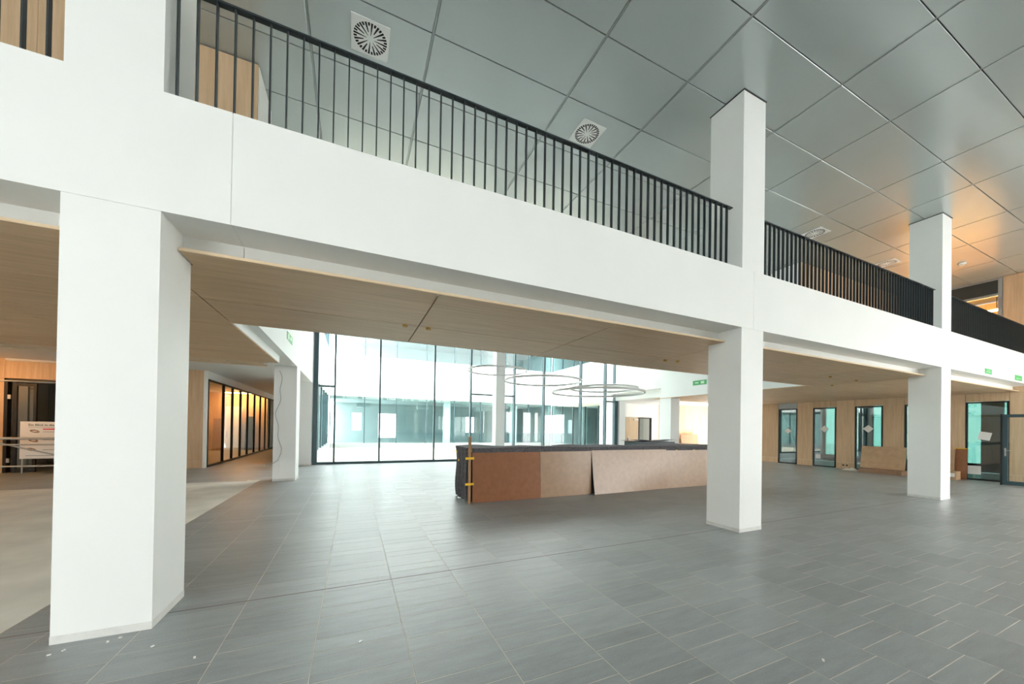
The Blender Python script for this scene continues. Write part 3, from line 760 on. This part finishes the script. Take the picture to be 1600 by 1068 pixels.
hardboard(3.70, 5.035, .985, lambda u, v: -.03*(1-v)*u**3+.004, M_hard2, 'dull brown hardboard sheet between the reddish sheet and the bowed shiny one')
hardboard(5.05, 7.40, 1.0, lambda u, v: .09*(1-v)**2*(1-u)**2+.035*math.sin(math.pi*u)*(1-v)+.012*math.sin(v*3.1), M_hard2, 'bowed pale hardboard sheet with a glossy sheen leaning on the felt counter')
hardboard(7.41, 9.6, .97, lambda u, v: -.01*u, M_hard2, 'pale hardboard sheet running behind the middle white column')
bt = thing(empty('batten_post', (2.095, 6.70, 0)), 'upright wooden batten taped to the felt counter corner', 'batten')
box('post', M_batten, (-.024, .024, -.02, .02, 0, 1.32), bt)
for z in (.36, .865): box('tape', M_tape, (-.09, .085, -.024, -.021, z, z+.045), bt)

# ================================================================== RING LIGHTS
def ring(cx, cyy, z, rad, label):
    o = thing(empty('ring_light', (cx, cyy, z)), label, 'ceiling light', 'ring lights over the counter')
    mb = MB(); n = 72
    sec = [(-.018, -.026), (.018, -.026), (.018, .026), (-.018, .026)]
    for k in range(n):
        t = 2*math.pi*k/n
        for a, b in sec: mb.v.append(((rad+a)*math.cos(t), (rad+a)*math.sin(t), b))
    for k in range(n):
        for j in range(4):
            a = 4*k+j; b = 4*k+(j+1) % 4; c = 4*((k+1) % n)+(j+1) % 4; d = 4*((k+1) % n)+j
            mb.f.append((a, b, c, d))
    mb.obj('ring', M_ring, o)
    for k in range(3):
        t = 2*math.pi*k/3+.4; p = (rad*math.cos(t), rad*math.sin(t))
        MB().tube([(p[0], p[1], .02), (p[0], p[1], ZC-z-.03)], .0015, 4).obj('cable', M_greyframe, o)
def ring_px(xa, xb, y, D, label):
    # pixel span of the ring gives the direction; its usual diameter gives the distance
    u = ((xa+xb)/2-800)/F_PX; v = (PP_Y-y)/F_PX; d = D*F_PX/(xb-xa)
    p = Vector((0, 0, 1.5))+(fw+rt*u+up*v)*d
    ring(p.x, p.y, p.z, D/2, label)
ring_px(731, 823, 579, 2.0, 'highest white ring light hanging in front of the slim column')
ring_px(789, 908, 595, 2.2, 'white ring light hanging between the slim column and the dark mullions')
ring_px(863, 1003, 613, 2.3, 'lowest and largest white ring light hanging over the counter')
ring_px(892, 994, 607, 2.0, 'white ring light hanging just behind and above the largest ring')

# ================================================================== SIGNS
def sign(name, b, marks, label):
    o = thing(empty(name, ((b[0]+b[1])/2, (b[2]+b[3])/2, (b[4]+b[5])/2)), label, 'sign')
    c = o.location
    box('plate', M_green, (b[0]-c[0], b[1]-c[0], b[2]-c[1], b[3]-c[1], b[4]-c[2], b[5]-c[2]), o)
    for q in marks: box('mark', M_greenlt, q, o)
zz = (3.05+3.20)/2
sign('escape_sign', (14.93, 15.42, YF-.013, YF-.006, 3.10, 3.235), [(-.16, -.02, -.006, -.0035, -.02, -.008), (.02, .16, -.006, -.0035, -.02, -.008), (-.1, .1, -.006, -.0035, .02, .03)], 'green paper escape sign taped to the white bulkhead after the third column')
sign('escape_sign', (17.25, 17.85, YF-.013, YF-.006, 3.09, 3.24), [(-.2, -.02, -.006, -.0035, -.025, -.012), (.02, .2, -.006, -.0035, -.025, -.012)], 'green paper escape sign on the white bulkhead above the open glass door')
sign('escape_sign', (XA+.001, XA+.008, 9.35, 10.1, 3.42, 3.60), [(.0035, .006, -.25, -.1, -.06, .06), (.0035, .006, .05, .25, -.02, .05)], 'green and white escape sign on the beam above the corridor column')
sign('escape_sign', (12.272, 12.279, 9.35, 9.95, 3.28, 3.46), [(-.006, -.0035, -.2, -.05, -.05, .05), (-.006, -.0035, .05, .2, -.02, .02)], 'green escape sign on the beam beside the middle white column')

# ================================================================== RIGHT SIDE OBJECTS
ld = struct(empty('door_3', (17.9, 3.30, 0)), 'open black framed glass door leaf', 'door')
lm_ = MB()
for q in ((-.47, -.38, 0.02, 2.13), (.36, .45, .02, 2.13), (-.38, .36, .02, .14), (-.38, .36, 2.04, 2.13)): lm_.box(-.03, .03, q[0], q[1], q[2], q[3])
leaf = lm_.obj('leaf', M_frame, ld)
box('edge_seal', M_black, (-.05, .02, .45, .49, .01, 2.14), leaf)
box('pane', M_glass, (-.006, .006, -.38, .36, .14, 2.04), leaf)
box('lock_plate', M_steel, (-.036, -.03, .385, .42, .88, 1.12), leaf)
MB().tube([(-.035, .40, 1.05), (-.09, .40, 1.05), (-.09, .28, 1.05)], .011, 8).obj('lever', M_steel, leaf); MB().tube([(-.03, .40, .93), (-.05, .40, .93)], .02, 10).obj('cylinder', M_steel, leaf)
box('jamb', M_frame, (-.05, .05, -.56, -.48, 0, 2.2), ld)
# leaning board and cardboard stacks
o = MB().box(-.012, .012, -.62, .62, 0, .84).obj('leaning_board', M_card); o.location = (18.2, 6.55, .17); o.rotation_euler.y = R(10)
thing(o, 'wide brown board standing on flattened cardboard beside the third column', 'board')
mbk = MB()
for k in range(9):
    mbk.box(-.30+.004*k, .25+.012*(k % 3), -.62+.02*(k % 2), .55+.03*((k*5) % 3), .018*k, .018*k+.016)
o = thing(mbk.obj('cardboard_stack', M_card2), 'stack of flattened corrugated cardboard under the wide brown board', 'cardboard'); o.location = (18.1, 6.5, .003)
bgm = MB().grid(14, 8, lambda u, v: ((v-.5)*.3, (u-.5)*.55, .005+.09*math.sin(math.pi*u)*math.sin(math.pi*v)*(1+.4*math.sin(u*14+v*5)))).obj('plastic_bag', M_paper, None, True)
bgm.location = (18.2, 7.45, 0); thing(bgm, 'crumpled white plastic bag on the floor by the cardboard stack', 'bag')
bx1 = thing(empty('cardboard_box', (18.35, 4.92, 0)), 'small cardboard box with a white label beside the tall brown sheet', 'box')
box('carton', M_card, (-.18, .16, -.2, .2, .002, .28), bx1); box('shipping_label', M_paper, (-.186, -.18, -.16, -.04, .1, .22), bx1)
for (y, hh, tl, wd, lab, mt_, xx) in ((5.08, .98, 6, .34, 'flattened pale cardboard carton leaning on the oak pier', M_card, 18.62), (4.78, 1.02, 7, .26, 'tall reddish brown sheet leaning beside the glass door', M_hard, 18.72), (5.3, 1.22, 5, .3, 'tall grey brown board leaning behind the pale carton', M_card2, 18.72)):
    o = MB().box(-.012, .012, -wd/2, wd/2, 0, hh).obj('leaning_sheet', mt_); o.location = (xx, y, .004); o.rotation_euler.y = R(tl); thing(o, lab, 'board')
ys_ = thing(MB().box(-.02, .02, -.14, .14, 0, .03).obj('yellow_strip', M_tape), 'yellow edge strip on top of the tall reddish sheet', 'strip'); ys_.location = (18.84, 4.8, 1.018)
# tiny debris on the tiles
o = thing(MB().tube([(0, 0, .006), (.022, .008, .006)], .005, 6).obj('screw', M_steel), 'single screw lying on the tiles', 'screw'); o.location = (.06, 2.67, 0)
o = thing(MB().box(-.012, .012, -.006, .006, 0, .008).obj('plaster_crumb', M_paper), 'white plaster crumb lying on the tiles', 'debris'); o.location = (2.85, 1.30, 0); o.rotation_euler.z = .6
for k, (x, y) in enumerate(((-1.75, 3.28), (-1.70, 3.31), (-1.5, 3.33), (-1.45, 3.36), (-1.2, 3.15), (-.9, 2.9))):
    o = thing(MB().box(-.009, .009, -.006, .006, 0, .006).obj('plaster_crumb', M_paper), 'tiny white plaster crumb at the foot of the screed side column', 'debris', 'plaster crumbs at the column foot'); o.location = (x, y, 0); o.rotation_euler.z = k
